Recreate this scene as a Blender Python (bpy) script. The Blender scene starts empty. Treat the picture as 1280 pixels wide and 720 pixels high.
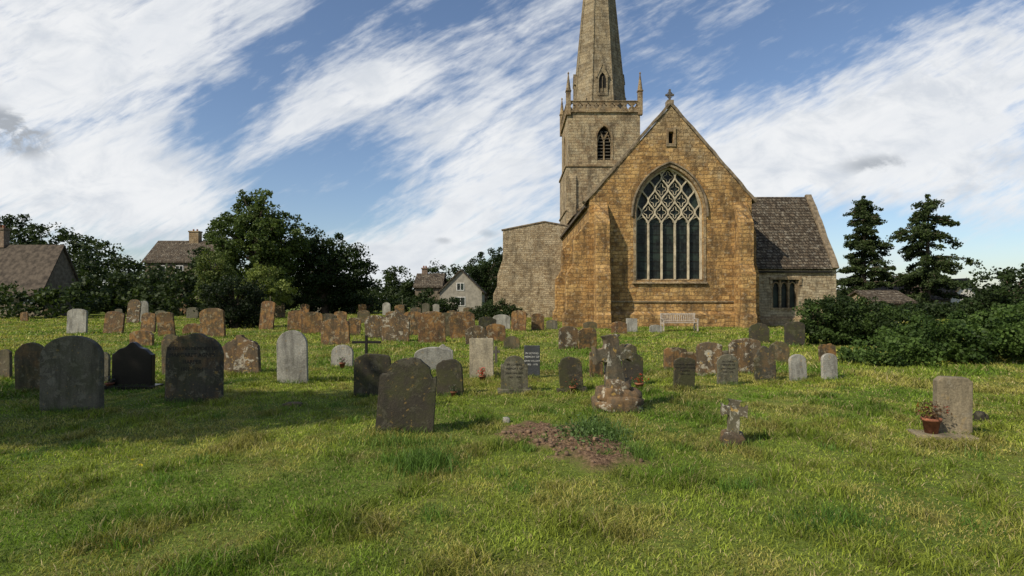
import bpy, bmesh, math, random
import numpy as np
from mathutils import Vector, Matrix
from mathutils.geometry import tessellate_polygon
random.seed(7); rng=np.random.default_rng(7)
scn=bpy.context.scene
F=700.0; H=1.65; HY=375.0
def gz(x,y):
    x=np.asarray(x,dtype=float); y=np.asarray(y,dtype=float)
    fade=np.clip(1-(np.hypot(x,y)-30)/40,0,1)
    return fade*(0.045*np.sin(.35*x+1)*np.sin(.31*y)+0.02*np.sin(.9*x+.6*y)+0.012*np.sin(2.1*x-1.3*y+2)+.008*np.sin(3.3*y+x))
def pos(px,py):
    Y=H*F/(py-HY)
    for _ in range(4):
        X=(px-640)/F*Y
        Y=(H-float(gz(X,Y)))*F/(py-HY)
    return (px-640)/F*Y, Y
def sm(a,b,x):
    t=np.clip((x-a)/(b-a),0,1); return t*t*(3-2*t)
class NB:
    def __init__(s,nt): s.nt=nt; s.n=nt.nodes; s.l=nt.links
    def put(s,inp,v):
        if isinstance(v,bpy.types.NodeSocket): s.l.new(v,inp)
        else: inp.default_value=v
    def m(s,op,a,b=None,c=None,clamp=False):
        n=s.n.new('ShaderNodeMath'); n.operation=op; n.use_clamp=clamp
        s.put(n.inputs[0],a)
        if b is not None: s.put(n.inputs[1],b)
        if c is not None: s.put(n.inputs[2],c)
        return n.outputs[0]
    def mr(s,v,a,b,c=0.,d=1.,smooth=True):
        n=s.n.new('ShaderNodeMapRange'); n.interpolation_type='SMOOTHSTEP' if smooth else 'LINEAR'
        s.put(n.inputs[0],v); n.inputs[1].default_value=a; n.inputs[2].default_value=b; n.inputs[3].default_value=c; n.inputs[4].default_value=d
        return n.outputs[0]
    def noise(s,vec,scale,detail=4,rough=.55,dist=0.):
        n=s.n.new('ShaderNodeTexNoise'); s.put(n.inputs['Vector'],vec)
        n.inputs['Scale'].default_value=scale; n.inputs['Detail'].default_value=detail; n.inputs['Roughness'].default_value=rough; n.inputs['Distortion'].default_value=dist
        return n.outputs[0]
    def mix(s,f,a,b,mode='MIX'):
        n=s.n.new('ShaderNodeMix'); n.data_type='RGBA'; n.blend_type=mode
        s.put(n.inputs[0],f)
        for i,v in ((6,a),(7,b)):
            if isinstance(v,(tuple,list)): v=tuple(v)+((1.,) if len(v)==3 else ())
            s.put(n.inputs[i],v)
        return n.outputs[2]
    def comb(s,x,y,z=0.):
        n=s.n.new('ShaderNodeCombineXYZ'); s.put(n.inputs[0],x); s.put(n.inputs[1],y); s.put(n.inputs[2],z); return n.outputs[0]
    def sep(s,v):
        n=s.n.new('ShaderNodeSeparateXYZ'); s.l.new(v,n.inputs[0]); return n.outputs
    def vadd(s,a,b):
        n=s.n.new('ShaderNodeVectorMath'); n.operation='ADD'; s.put(n.inputs[0],a); s.put(n.inputs[1],b); return n.outputs[0]
    def bump(s,h,strength,dist):
        n=s.n.new('ShaderNodeBump'); s.put(n.inputs['Height'],h); n.inputs['Strength'].default_value=strength; n.inputs['Distance'].default_value=dist; return n.outputs[0]
def newmat(name):
    m=bpy.data.materials.new(name); m.use_nodes=True
    nb=NB(m.node_tree); b=m.node_tree.nodes['Principled BSDF']
    return m,nb,b
def plain(name,col,rough=.8,var=.25,scale=8,spec=.3,metal=0):
    m,nb,b=newmat(name)
    tc=nb.n.new('ShaderNodeTexCoord').outputs['Object']
    n=nb.noise(tc,scale,5,.6)
    c=nb.mix(nb.mr(n,.3,.7),tuple(x*(1-var) for x in col),tuple(min(1,x*(1+var)) for x in col))
    nb.put(b.inputs['Base Color'],c); b.inputs['Roughness'].default_value=rough; b.inputs['Specular IOR Level'].default_value=spec; b.inputs['Metallic'].default_value=metal
    nb.put(b.inputs['Normal'],nb.bump(nb.noise(tc,scale*5,4),.3,.02))
    return m
def masonry(name,c1,c2,c3,bw=.5,bh=.22,mortar=(.3,.25,.18),msize=.012,stain=.5,upper=None,bumpd=.05,lichen=0.,dark=(.045,.035,.025),patch=.6,warp=1.):
    m,nb,b=newmat(name)
    tc=nb.n.new('ShaderNodeTexCoord').outputs['Object']
    x,y,z=nb.sep(tc)
    w=nb.noise(tc,.9,3); w2=nb.noise(nb.vadd(tc,(7,3,9)),3.,3,.6)
    u=nb.m('ADD',nb.m('ADD',x,nb.m('MULTIPLY',y,.73)),nb.m('MULTIPLY',w2,.4*warp))
    v=nb.m('ADD',z,nb.m('ADD',nb.m('MULTIPLY',w,.26*warp),nb.m('MULTIPLY',w2,.08*warp)))
    br=nb.n.new('ShaderNodeTexBrick'); nb.put(br.inputs['Vector'],nb.comb(u,v))
    br.offset=.43; br.squash=.62; br.squash_frequency=3
    br.inputs['Color1'].default_value=(0,0,0,1); br.inputs['Color2'].default_value=(1,1,1,1); br.inputs['Mortar'].default_value=(.5,.5,.5,1)
    br.inputs['Scale'].default_value=1; br.inputs['Mortar Size'].default_value=msize; br.inputs['Mortar Smooth'].default_value=.5
    br.inputs['Brick Width'].default_value=bw; br.inputs['Row Height'].default_value=bh
    f=br.outputs['Fac']; rc=br.outputs['Color']
    big=nb.noise(tc,.35,5,.6); mid=nb.noise(tc,1.5,5,.7); fine=nb.noise(tc,7,6,.78)
    col=nb.mix(rc,c1,c2)
    col=nb.mix(nb.m('MULTIPLY',nb.mr(mid,.47,.6),patch),col,c3)
    if upper:
        zc,wd,uc=upper
        col=nb.mix(nb.m('MULTIPLY',nb.mr(nb.m('ADD',z,nb.m('MULTIPLY',nb.m('SUBTRACT',big,.5),14.)),zc,zc+wd),.75),col,nb.mix(rc,uc,tuple(q*.6 for q in uc)))
    st=nb.noise(nb.comb(nb.m('MULTIPLY',nb.m('ADD',x,y),1.5),3.,nb.m('MULTIPLY',z,.35)),1.,7,.72)
    col=nb.mix(nb.m('MULTIPLY',nb.mr(st,.47,.64),stain),col,dark)
    bst=nb.noise(nb.vadd(tc,(31,2,7)),.6,7,.75)
    col=nb.mix(nb.m('MULTIPLY',nb.mr(bst,.49,.63),stain*.85),col,dark)
    if lichen>0:
        ln=nb.noise(tc,3.2,6,.75); col=nb.mix(nb.m('MULTIPLY',nb.mr(ln,.52,.62),lichen),col,(.34,.32,.26))
    col=nb.mix(nb.mr(fine,.42,.64,.0,.7),col,nb.mix(.3,(.03,.02,.012),col))
    col=nb.mix(nb.mr(nb.noise(nb.vadd(tc,(5,5,1)),4.5,6,.75),.53,.66,.0,.4),col,(.5,.45,.34))
    col=nb.mix(nb.m('MULTIPLY',f,.8),col,mortar)
    nb.put(b.inputs['Base Color'],col); b.inputs['Roughness'].default_value=.92; b.inputs['Specular IOR Level'].default_value=.15
    h=nb.m('ADD',nb.m('MULTIPLY',f,-.6),nb.m('ADD',nb.m('MULTIPLY',fine,1.0),nb.m('MULTIPLY',rc,.6)))
    nb.put(b.inputs['Normal'],nb.bump(h,1.,bumpd))
    return m
M_orange=masonry('ironstone',(.60,.385,.15),(.27,.145,.05),(.56,.33,.12),.52,.23,(.20,.135,.07),.016,.66,(9.6,4.0,(.44,.365,.23)),.09)
M_tower=masonry('tower_limestone',(.46,.37,.225),(.28,.20,.115),(.38,.33,.225),.7,.3,(.2,.16,.10),.014,.6,None,.07,warp=.5)
M_spire=masonry('spire_limestone',(.33,.27,.17),(.21,.165,.10),(.28,.25,.18),.8,.36,(.16,.13,.085),.013,.65,None,.05,warp=.3)
M_aisle=masonry('aisle_limestone',(.52,.43,.28),(.29,.215,.125),(.46,.40,.28),.42,.18,(.24,.19,.13),.014,.5,None,.07)
M_dress=masonry('dressed_limestone',(.36,.27,.15),(.24,.165,.09),(.31,.26,.175),.9,.35,(.15,.11,.07),.012,.6,bumpd=.03)
M_roof=masonry('stone_slate_roof',(.135,.105,.072),(.045,.036,.028),(.15,.125,.09),.34,.2,(.018,.015,.012),.025,.35,lichen=.5,bumpd=.09,warp=.4)
M_tracery=plain('tracery_stone',(.40,.35,.25),.9,.35,3)
M_coping=plain('weathered_coping',(.17,.135,.09),.95,.45,4)
M_lead=plain('lead_roof',(.12,.12,.12),.6,.2,2)
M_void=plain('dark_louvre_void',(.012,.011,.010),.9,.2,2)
M_louvre=plain('louvre_slat',(.085,.075,.06),.8,.2,3)
M_wood=plain('weathered_bench_wood',(.36,.31,.25),.8,.3,12)
M_thatch=plain('thatch',(.07,.056,.042),.95,.5,2.5)
M_tile=masonry('clay_tile_roof',(.11,.075,.055),(.07,.05,.04),(.10,.085,.065),.25,.2,(.03,.02,.02),.012,.4)
M_grey=plain('cottage_render',(.27,.25,.21),.9,.2,2)
M_dwall=plain('dark_stone_wall',(.15,.125,.09),.9,.35,3)
M_white=plain('white_render',(.50,.49,.45),.9,.1,2)
M_frame=plain('white_window_frame',(.7,.7,.68),.6,.05,3)
M_brick=masonry('red_brick',(.20,.12,.08),(.13,.08,.06),(.17,.13,.1),.23,.08,(.3,.26,.2),.01,.5,bumpd=.01)
def glassmat():
    m,nb,b=newmat('leaded_glass')
    tc=nb.n.new('ShaderNodeTexCoord').outputs['Object']; x,y,z=nb.sep(tc)
    br=nb.n.new('ShaderNodeTexBrick'); nb.put(br.inputs['Vector'],nb.comb(nb.m('ADD',x,y),z)); br.offset=0
    br.inputs['Scale'].default_value=1; br.inputs['Brick Width'].default_value=.15; br.inputs['Row Height'].default_value=.2; br.inputs['Mortar Size'].default_value=.008
    br.inputs['Color1'].default_value=(.008,.010,.010,1); br.inputs['Color2'].default_value=(.022,.028,.026,1); br.inputs['Mortar'].default_value=(.006,.006,.006,1)
    n=nb.noise(tc,1.3,4)
    col=nb.mix(nb.mr(n,.45,.65),br.outputs['Color'],(.025,.038,.030))
    nb.put(b.inputs['Base Color'],col); b.inputs['Roughness'].default_value=.3; b.inputs['Specular IOR Level'].default_value=.2
    nb.put(b.inputs['Normal'],nb.bump(nb.m('ADD',br.outputs['Fac'],nb.noise(tc,6,2)),.6,.02))
    return m
M_glass=glassmat()
def link(o,parent=None):
    scn.collection.objects.link(o)
    if parent: o.parent=parent
    return o
def empty(name,loc=(0,0,0)):
    e=bpy.data.objects.new(name,None); e.location=loc; e.empty_display_size=.3; return link(e)
def obj(name,verts,faces,mat,parent=None,bevel=0,smooth=False):
    me=bpy.data.meshes.new(name); me.from_pydata([tuple(v) for v in verts],[],faces); me.update()
    bm=bmesh.new(); bm.from_mesh(me); bmesh.ops.recalc_face_normals(bm,faces=bm.faces); bm.to_mesh(me); bm.free()
    if smooth:
        for p in me.polygons: p.use_smooth=True
    me.materials.append(mat); o=bpy.data.objects.new(name,me); link(o,parent)
    if bevel:
        md=o.modifiers.new('b','BEVEL'); md.width=bevel; md.segments=2; md.limit_method='ANGLE'; md.angle_limit=math.radians(40)
    return o
def prism_data(loops,a0,a1,axis):
    def P(p,a): return (p[0],a,p[1]) if axis=='Y' else ((a,p[0],p[1]) if axis=='X' else (p[0],p[1],a))
    pts=[p for l in loops for p in l]; n=len(pts)
    tris=tessellate_polygon([[Vector((p[0],p[1],0)) for p in l] for l in loops])
    V=[P(p,a0) for p in pts]+[P(p,a1) for p in pts]; Fc=[]
    if len(loops)==1: Fc=[tuple(range(n)),tuple(range(n,2*n))]
    else:
        for t in tris: Fc.append(tuple(t)); Fc.append(tuple(i+n for i in reversed(t)))
    k=0
    for l in loops:
        m=len(l)
        for i in range(m):
            j=(i+1)%m; Fc.append((k+i,k+j,k+j+n,k+i+n))
        k+=m
    return V,Fc
def prism(name,loops,a0,a1,axis,mat,parent=None,bevel=0):
    V,Fc=prism_data(loops,a0,a1,axis); return obj(name,V,Fc,mat,parent,bevel)
class Acc:
    def __init__(s): s.V=[]; s.F=[]
    def add(s,V,Fc):
        k=len(s.V); s.V+=[tuple(v) for v in V]; s.F+=[tuple(i+k for i in f) for f in Fc]
    def box(s,x0,x1,y0,y1,z0,z1): s.add(*prism_data([[(x0,z0),(x1,z0),(x1,z1),(x0,z1)]],y0,y1,'Y'))
    def prism(s,loops,a0,a1,axis): s.add(*prism_data(loops,a0,a1,axis))
    def tube(s,pts,rad,n=7):
        k=len(s.V); pts=[Vector(p) for p in pts]
        for i,p in enumerate(pts):
            t=(pts[min(i+1,len(pts)-1)]-pts[max(i-1,0)]).normalized()
            a=t.cross(Vector((.3,.9,.2))).normalized(); b=t.cross(a)
            for j in range(n):
                th=2*math.pi*j/n; s.V.append(tuple(p+(a*math.cos(th)+b*math.sin(th))*rad[i]))
        for i in range(len(pts)-1):
            for j in range(n):
                s.F.append((k+i*n+j,k+i*n+(j+1)%n,k+(i+1)*n+(j+1)%n,k+(i+1)*n+j))
        s.F.append(tuple(k+j for j in range(n))[::-1]); s.F.append(tuple(k+(len(pts)-1)*n+j for j in range(n)))
    def ribbon(s,path,w,a0,a1,axis='Y',closed=False):
        n=len(path); L=[];R=[]
        for i in range(n):
            if closed: p=path[i-1]; q=path[(i+1)%n]
            else: p=path[max(i-1,0)]; q=path[min(i+1,n-1)]
            dx,dy=q[0]-p[0],q[1]-p[1]; d=math.hypot(dx,dy) or 1; nx,ny=-dy/d*w/2,dx/d*w/2
            L.append((path[i][0]+nx,path[i][1]+ny)); R.append((path[i][0]-nx,path[i][1]-ny))
        def P(p,a): return (p[0],a,p[1]) if axis=='Y' else (a,p[0],p[1])
        V=[];Fc=[]
        for i in range(n): V+= [P(L[i],a0),P(R[i],a0),P(R[i],a1),P(L[i],a1)]
        for i in range(n if closed else n-1):
            j=(i+1)%n
            for c in range(4): Fc.append((i*4+c,i*4+(c+1)%4,j*4+(c+1)%4,j*4+c))
        if not closed: Fc+=[(0,1,2,3),tuple((n-1)*4+c for c in (3,2,1,0))]
        s.add(V,Fc)
    def out(s,name,mat,parent=None,bevel=0,smooth=False): return obj(name,s.V,s.F,mat,parent,bevel,smooth)
def boxo(name,x0,x1,y0,y1,z0,z1,mat,parent=None,bevel=0):
    return prism(name,[[(x0,z0),(x1,z0),(x1,z1),(x0,z1)]],y0,y1,'Y',mat,parent,bevel)
def arch(cx,hw,z0,zs,rise,off=0,n=10,bottom=True):
    R=(rise*rise+hw*hw)/(2*hw); Ro=R+off
    top=math.acos((R-hw)/Ro)
    right=[(cx+hw-R+Ro*math.cos(t*top/n),zs+Ro*math.sin(t*top/n)) for t in range(n+1)]
    left=[(2*cx-p[0],p[1]) for p in reversed(right[:-1])]
    return [(cx+hw+off,z0)]+right+left+[(cx-hw-off,z0)]
def fastmesh(name,V,k,cols,mat,parent=None,smooth=False):
    n=len(V)
    me=bpy.data.meshes.new(name); me.vertices.add(n); me.vertices.foreach_set('co',V.astype(np.float32).ravel())
    me.loops.add(n); me.loops.foreach_set('vertex_index',np.arange(n,dtype=np.int32))
    me.polygons.add(n//k); me.polygons.foreach_set('loop_start',np.arange(0,n,k,dtype=np.int32))
    me.update(calc_edges=True)
    a=me.color_attributes.new('Col','FLOAT_COLOR','POINT')
    c=np.ones((n,4),dtype=np.float32); c[:,:3]=cols; a.data.foreach_set('color',c.ravel())
    me.materials.append(mat); o=bpy.data.objects.new(name,me); link(o,parent); return o
def leafmat(name,trans=.3,rough=.6):
    m=bpy.data.materials.new(name); m.use_nodes=True; nb=NB(m.node_tree); b=m.node_tree.nodes['Principled BSDF']
    at=nb.n.new('ShaderNodeAttribute'); at.attribute_name='Col'
    nb.put(b.inputs['Base Color'],at.outputs['Color']); b.inputs['Roughness'].default_value=rough; b.inputs['Specular IOR Level'].default_value=.2
    t=nb.n.new('ShaderNodeBsdfTranslucent'); nb.put(t.inputs[0],nb.mix(1.,at.outputs['Color'],(1.2,1.25,.7),'MULTIPLY'))
    mx=nb.n.new('ShaderNodeMixShader'); mx.inputs[0].default_value=trans
    nb.l.new(b.outputs[0],mx.inputs[1]); nb.l.new(t.outputs[0],mx.inputs[2])
    nb.l.new(mx.outputs[0],m.node_tree.nodes['Material Output'].inputs[0]); return m
M_leaf=leafmat('leaf'); M_blade=leafmat('grass_blade',.35,.5)
M_bark=plain('bark',(.09,.07,.05),.95,.35,6)
_perm=rng.random((256,256))
def vn(x,y):
    xi=np.floor(x).astype(int); yi=np.floor(y).astype(int); fx=x-xi; fy=y-yi; fx=fx*fx*(3-2*fx); fy=fy*fy*(3-2*fy)
    g=lambda a,b:_perm[a%256,b%256]
    return (g(xi,yi)*(1-fx)+g(xi+1,yi)*fx)*(1-fy)+(g(xi,yi+1)*(1-fx)+g(xi+1,yi+1)*fx)*fy
def fbm(x,y): return .5*vn(x,y)+.25*vn(2*x+9,2*y+5)+.15*vn(4*x+3,4*y)+.1*vn(8*x,8*y+7)
# ================= GROUND
DX,DY=.56,6.5
def dirt(x,y):
    a=((x-DX+.35*(y-DY))/.60)**2+((y-DY)/1.15)**2
    return sm(1.3,.5,a+2.0*(fbm(x*3.6,y*3.6)-.47))
def dh(x,y): return dirt(x,y)*(.02+.11*np.maximum(0,fbm(x*5+2,y*5)-.35))
g=np.linspace(-1,1,520); s=np.sinh(g*6.6)/np.sinh(6.6)*900
gx,gy=np.meshgrid(s,s+7); gzv=gz(gx,gy)+dh(gx,gy)
n=len(s); V=np.stack([gx.ravel(),gy.ravel(),gzv.ravel()],1)
idx=np.arange(n*n).reshape(n,n); Q=np.stack([idx[:-1,:-1],idx[:-1,1:],idx[1:,1:],idx[1:,:-1]],-1).reshape(-1,4)
me=bpy.data.meshes.new('ground'); me.vertices.add(n*n); me.vertices.foreach_set('co',V.astype(np.float32).ravel())
me.loops.add(Q.size); me.loops.foreach_set('vertex_index',Q.astype(np.int32).ravel()); me.polygons.add(len(Q)); me.polygons.foreach_set('loop_start',np.arange(0,Q.size,4,dtype=np.int32)); me.update(calc_edges=True)
me.polygons.foreach_set('use_smooth',np.ones(len(Q),dtype=bool))
a=me.color_attributes.new('Dirt','FLOAT_COLOR','POINT'); c=np.ones((n*n,4),dtype=np.float32); c[:,:3]=dirt(gx,gy).ravel()[:,None]; a.data.foreach_set('color',c.ravel())
m,nb,b=newmat('grass_ground')
tc=nb.n.new('ShaderNodeTexCoord').outputs['Object']
at=nb.n.new('ShaderNodeAttribute'); at.attribute_name='Dirt'
n1=nb.noise(tc,.35,5,.6); n2=nb.noise(tc,2.3,5,.65); n3=nb.noise(tc,22,4,.7)
col=nb.mix(nb.mr(n1,.35,.65),(.10,.155,.022),(.18,.22,.042))
col=nb.mix(nb.m('MULTIPLY',nb.mr(n2,.5,.7),.6),col,(.24,.205,.075))
col=nb.mix(nb.mr(n3,.35,.65,0,.65),col,(.045,.055,.013))
dc=nb.mix(nb.mr(n3,.35,.7),(.07,.042,.025),(.27,.175,.105))
col=nb.mix(at.outputs['Color'],col,dc)
nb.put(b.inputs['Base Color'],col); b.inputs['Roughness'].default_value=.95; b.inputs['Specular IOR Level'].default_value=.1
nb.put(b.inputs['Normal'],nb.bump(nb.m('ADD',n3,n2),.8,.05)); me.materials.append(m)
link(bpy.data.objects.new('ground',me))
# ================= GRASS
def bl_v(x,y,h,w,lean,col,seg2=True):
    N=len(x); z=gz(x,y)-.004
    th=rng.uniform(0,2*np.pi,N); la=rng.uniform(0,2*np.pi,N); le=lean*h*rng.uniform(.2,1.5,N)
    wx,wy=np.cos(th)*w/2,np.sin(th)*w/2; lx,ly=np.cos(la)*le,np.sin(la)*le
    def P(sx,t,tl): return np.stack([x+wx*sx+lx*tl,y+wy*sx+ly*tl,z+h*t],1)
    if seg2:
        A=P(-1,0,0);B=P(1,0,0);C=P(.8,.62,.35);D=P(-.8,.62,.35);E=P(0,.95,1.)
        V=np.stack([A,B,C, A,C,D, D,C,E],1).reshape(-1,3); k=9
    else:
        V=np.stack([P(-1,0,0),P(1,0,0),P(0,1,1)],1).reshape(-1,3); k=3
    return V,np.repeat(col,k,axis=0)
def gcol(x,y):
    a=sm(.36,.6,fbm(x*.45,y*.45))[:,None]; d=sm(.47,.62,fbm(x*1.3+40,y*1.3))[:,None]; q=(.45+1.15*fbm(x*4.3+7,y*4.3))[:,None]
    c=(1-a)*np.array([.115,.195,.020])+a*np.array([.235,.285,.040])
    c=c*(1-.6*d)+.6*d*np.array([.36,.30,.095])
    r=rng.random(len(x))[:,None]; c=c*(.5+1.0*r)*q
    dry=rng.random(len(x))<.10; c[dry]=np.array([.44,.37,.18])*(.7+.5*rng.random((dry.sum(),1)))
    return c
groot=empty('grass')
N=310000; r=2.4+rng.random(N)*11.6; t=rng.uniform(-.86,.86,N); x=r*np.sin(t); y=r*np.cos(t)
dd=dirt(x,y); keep=rng.random(N)>dd*.93; x,y,r=x[keep],y[keep],r[keep]
clump=sm(.52,.68,fbm(x*2.6,y*2.6+11))
bare=sm(.54,.66,fbm(x*1.9+60,y*1.9+3))
hh=(.018+.035*fbm(x*.8+3,y*.8)+.065*clump)*rng.uniform(.4,1.35,len(x))*(1-.45*bare)
V,cc=bl_v(x,y,hh,.0058*np.maximum(1,r/5.5)*rng.uniform(.7,1.4,len(x)),1.,gcol(x,y)*(1-.25*clump[:,None]))
fastmesh('lawn_near',V,3,cc,M_blade,groot)
N=330000; r=13+rng.random(N)**1.25*60; t=rng.uniform(-.85,.85,N); x=r*np.sin(t); y=r*np.cos(t)
hh=(.025+.04*fbm(x*.9+3,y*.9)+.07*sm(.5,.68,fbm(x*1.3,y*1.3+11)))*rng.uniform(.5,1.3,N)
V,cc=bl_v(x,y,hh,.0019*r*rng.uniform(.7,1.4,N),.9,gcol(x,y)*.95,seg2=False)
fastmesh('lawn_far',V,3,cc,M_blade,groot)
tuftV=[];tuftC=[]
def tuft(x0,y0,rx,ry,n,h,w=.006,col=(.11,.18,.035)):
    x=x0+rng.normal(0,1,n)*rx; y=y0+rng.normal(0,1,n)*ry
    c=np.array(col)*(.5+1.0*rng.random((n,1)))
    V,cc=bl_v(x,y,h*rng.uniform(.35,1.15,n),np.full(n,w),.7,c); tuftV.append(V); tuftC.append(cc)
# ================= HEADSTONES
def stone_mat(name,base,lich=(.45,.44,.38),la=.5,dark=(.03,.028,.022),da=.5,rough=.9,spec=.2,moss=0,orange=0.,alt=None,ocol=(.30,.16,.055)):
    m,nb,b=newmat(name)
    tc=nb.n.new('ShaderNodeTexCoord').outputs['Object']; oi=nb.n.new('ShaderNodeObjectInfo').outputs['Random']
    r=nb.m('MULTIPLY',oi,60.); v=nb.vadd(tc,nb.comb(r,r,r))
    a=nb.noise(v,2.5,5,.65); l=nb.noise(v,5,7,.75,.4); f=nb.noise(v,40,4,.7); l2=nb.noise(nb.vadd(v,(9,2,4)),13,4,.6)
    x,y,z=nb.sep(v); st=nb.noise(nb.comb(nb.m('MULTIPLY',x,7.),y,nb.m('MULTIPLY',z,1.3)),1,5,.65)
    bs=base
    if alt: bs=nb.mix(nb.mr(nb.m('FRACT',nb.m('MULTIPLY',oi,7.31)),.2,.9,smooth=False),base,alt)
    col=nb.mix(nb.mr(a,.3,.7,.0,.45),bs,(.02,.018,.014))
    if orange: col=nb.mix(nb.m('MULTIPLY',nb.mr(nb.noise(nb.vadd(v,(3,8,1)),3.3,6,.7),.46,.6),orange),col,ocol)
    col=nb.mix(nb.m('MULTIPLY',nb.mr(st,.45,.66),da),col,dark)
    col=nb.mix(nb.m('MULTIPLY',nb.mr(l,.54,.6),la),col,lich)
    col=nb.mix(nb.m('MULTIPLY',nb.mr(l2,.61,.67),la*.9),col,(.46,.30,.08))
    if moss: col=nb.mix(nb.m('MULTIPLY',nb.mr(nb.noise(v,2.2,5,.7),.42,.62),moss),col,(.06,.07,.018))
    col=nb.mix(nb.mr(f,.3,.7,0,.35),col,(.03,.025,.02))
    nb.put(b.inputs['Base Color'],col); b.inputs['Roughness'].default_value=rough; b.inputs['Specular IOR Level'].default_value=spec
    nb.put(b.inputs['Normal'],nb.bump(nb.m('ADD',f,nb.m('MULTIPLY',l,1.5)),.5 if rough>.4 else .03,.02)); return m
S={'dark':stone_mat('dark_mossy_stone',(.055,.048,.034),(.16,.15,.11),.35,da=.75,moss=.45,alt=(.045,.04,.036)),
 'grey':stone_mat('grey_stone',(.155,.145,.105),(.30,.28,.21),.4,da=.65,moss=.3),
 'mid':stone_mat('brown_grey_stone',(.125,.105,.065),(.26,.24,.17),.45,da=.65,moss=.3,orange=.3,alt=(.075,.07,.055)),
 'brown':stone_mat('ironstone_headstone',(.17,.09,.042),(.38,.34,.23),.5,da=.65,moss=.15,orange=.85,alt=(.12,.085,.05)),
 'lichen':stone_mat('lichened_stone',(.14,.105,.065),(.44,.41,.32),.85,da=.6,orange=.35),
 'cross':stone_mat('lichened_cross_stone',(.15,.13,.09),(.46,.44,.36),.9,da=.6,moss=.3,orange=.2),
 'light':stone_mat('pale_stone',(.38,.37,.32),(.46,.45,.4),.3,da=.45),
 'cream':stone_mat('cream_stone',(.42,.37,.26),(.5,.48,.4),.15,da=.4),
 'tan':stone_mat('tan_stone',(.28,.235,.155),(.32,.30,.24),.2,da=.5),
 'slate':stone_mat('slate',(.06,.068,.075),(.15,.15,.15),.12,da=.3,rough=.6),
 'black':stone_mat('black_granite',(.006,.006,.007),(.02,.02,.02),.0,da=.0,rough=.3,spec=.25)}
M_letter=plain('incised_letters_dark',(.02,.018,.015),.9); M_letterw=plain('painted_letters_pale',(.5,.5,.46),.8)
def outline(w,h,kind):
    hw=w/2; b=-.15; pts=[(-hw,b)]
    def arc(cx,z,r,rise,n=14):
        return [(cx-r*math.cos(math.pi*i/n),z+rise*math.sin(math.pi*i/n)) for i in range(n+1)]
    if kind=='round': pts+=arc(0,h-.38*w,hw,.38*w)
    elif kind=='semi': pts+=arc(0,h-.5*w,hw,.5*w)
    elif kind=='low': pts+=arc(0,h-.2*w,hw,.2*w)
    elif kind=='shoulder':
        zs=h-.34*w; pts+=[(-hw,zs),(-hw*.93,zs+.035*w),(-hw*.82,zs+.03*w),(-hw*.78,zs+.06*w)]+arc(0,zs+.06*w,hw*.76,h-zs-.06*w)+[(hw*.78,zs+.06*w),(hw*.82,zs+.03*w),(hw*.93,zs+.035*w),(hw,zs)]
    elif kind=='ogee':
        zs=h-.25*w
        for i in range(21):
            t=-1+i*.1; pts.append((t*hw,zs+.25*w*(.5+.5*math.cos(math.pi*t))+.03*w*math.cos(3*math.pi*t)))
    elif kind=='square': pts+=[(-hw,h),(hw,h)]
    elif kind=='chamfer': pts+=[(-hw,h-.14*w),(-hw*.72,h),(hw*.72,h),(hw,h-.14*w)]
    elif kind=='point':
        pts+=[p for p in reversed(arch(0,hw,0,h-.8*w,.8*w,n=8)[1:-1])]
    pts.append((hw,b)); return pts
def headstone(px,by,wp,hp,kind='round',mat='grey',yaw=None,tilt=None,text=None,base=False,lc=M_letter,t=None):
    X,Y=pos(px,by); w=wp*Y/F; h=hp*Y/F; t=t or min(.13,max(.07,w*.16))
    pts=outline(w,h,kind)
    old=mat in('brown','lichen','mid','dark')
    if old: pts=[(p[0]+random.gauss(0,.007),p[1]+random.gauss(0,.007)) for p in pts]
    V,Fc=prism_data([pts],-t/2,t/2,'Y')
    o=obj('headstone',V,Fc,S[mat],bevel=.012)
    o.location=(X,Y+t/2,float(gz(X,Y)))
    yaw=random.uniform(-9,9) if yaw is None else yaw; tilt=random.uniform(-6,3) if tilt is None else tilt
    rl=random.uniform(-4.5,4.5) if (old and not text) else random.uniform(-1.2,1.2)
    o.rotation_euler=(math.radians(tilt),math.radians(rl),math.radians(yaw))
    if base: boxo('base_block',-w*.62,w*.62,-t*1.5,t*1.5,-.1,.07,S[mat],o,.01)
    if text:
        for i,(s,size,z) in enumerate(text):
            cu=bpy.data.curves.new('inscription','FONT'); cu.body=s; cu.size=size*h; cu.align_x='CENTER'; cu.extrude=.002
            cu.materials.append(lc); tt=bpy.data.objects.new('inscription_line',cu); link(tt,o); tt.location=(0,-t/2-.0015,z*h); tt.rotation_euler=(math.pi/2,0,0)
    if Y<16: tuft(X,Y-.01,w*.35,.07,int(260*w/.6),.11)
    elif Y<40: tuft(X,Y-.03,w*.4,.08,60,.13,.016)
    return o
T1=[('IN LOVING MEMORY OF',.07,.76),('MARGARET AGNES',.08,.66),('HARPER',.08,.56),('1887 - 1961',.07,.46)]
T2=[('IN LOVING',.08,.74),('MEMORY OF',.08,.63),('JOHN WILLIAM',.07,.51),('1902 - 1978',.07,.40)]
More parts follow.
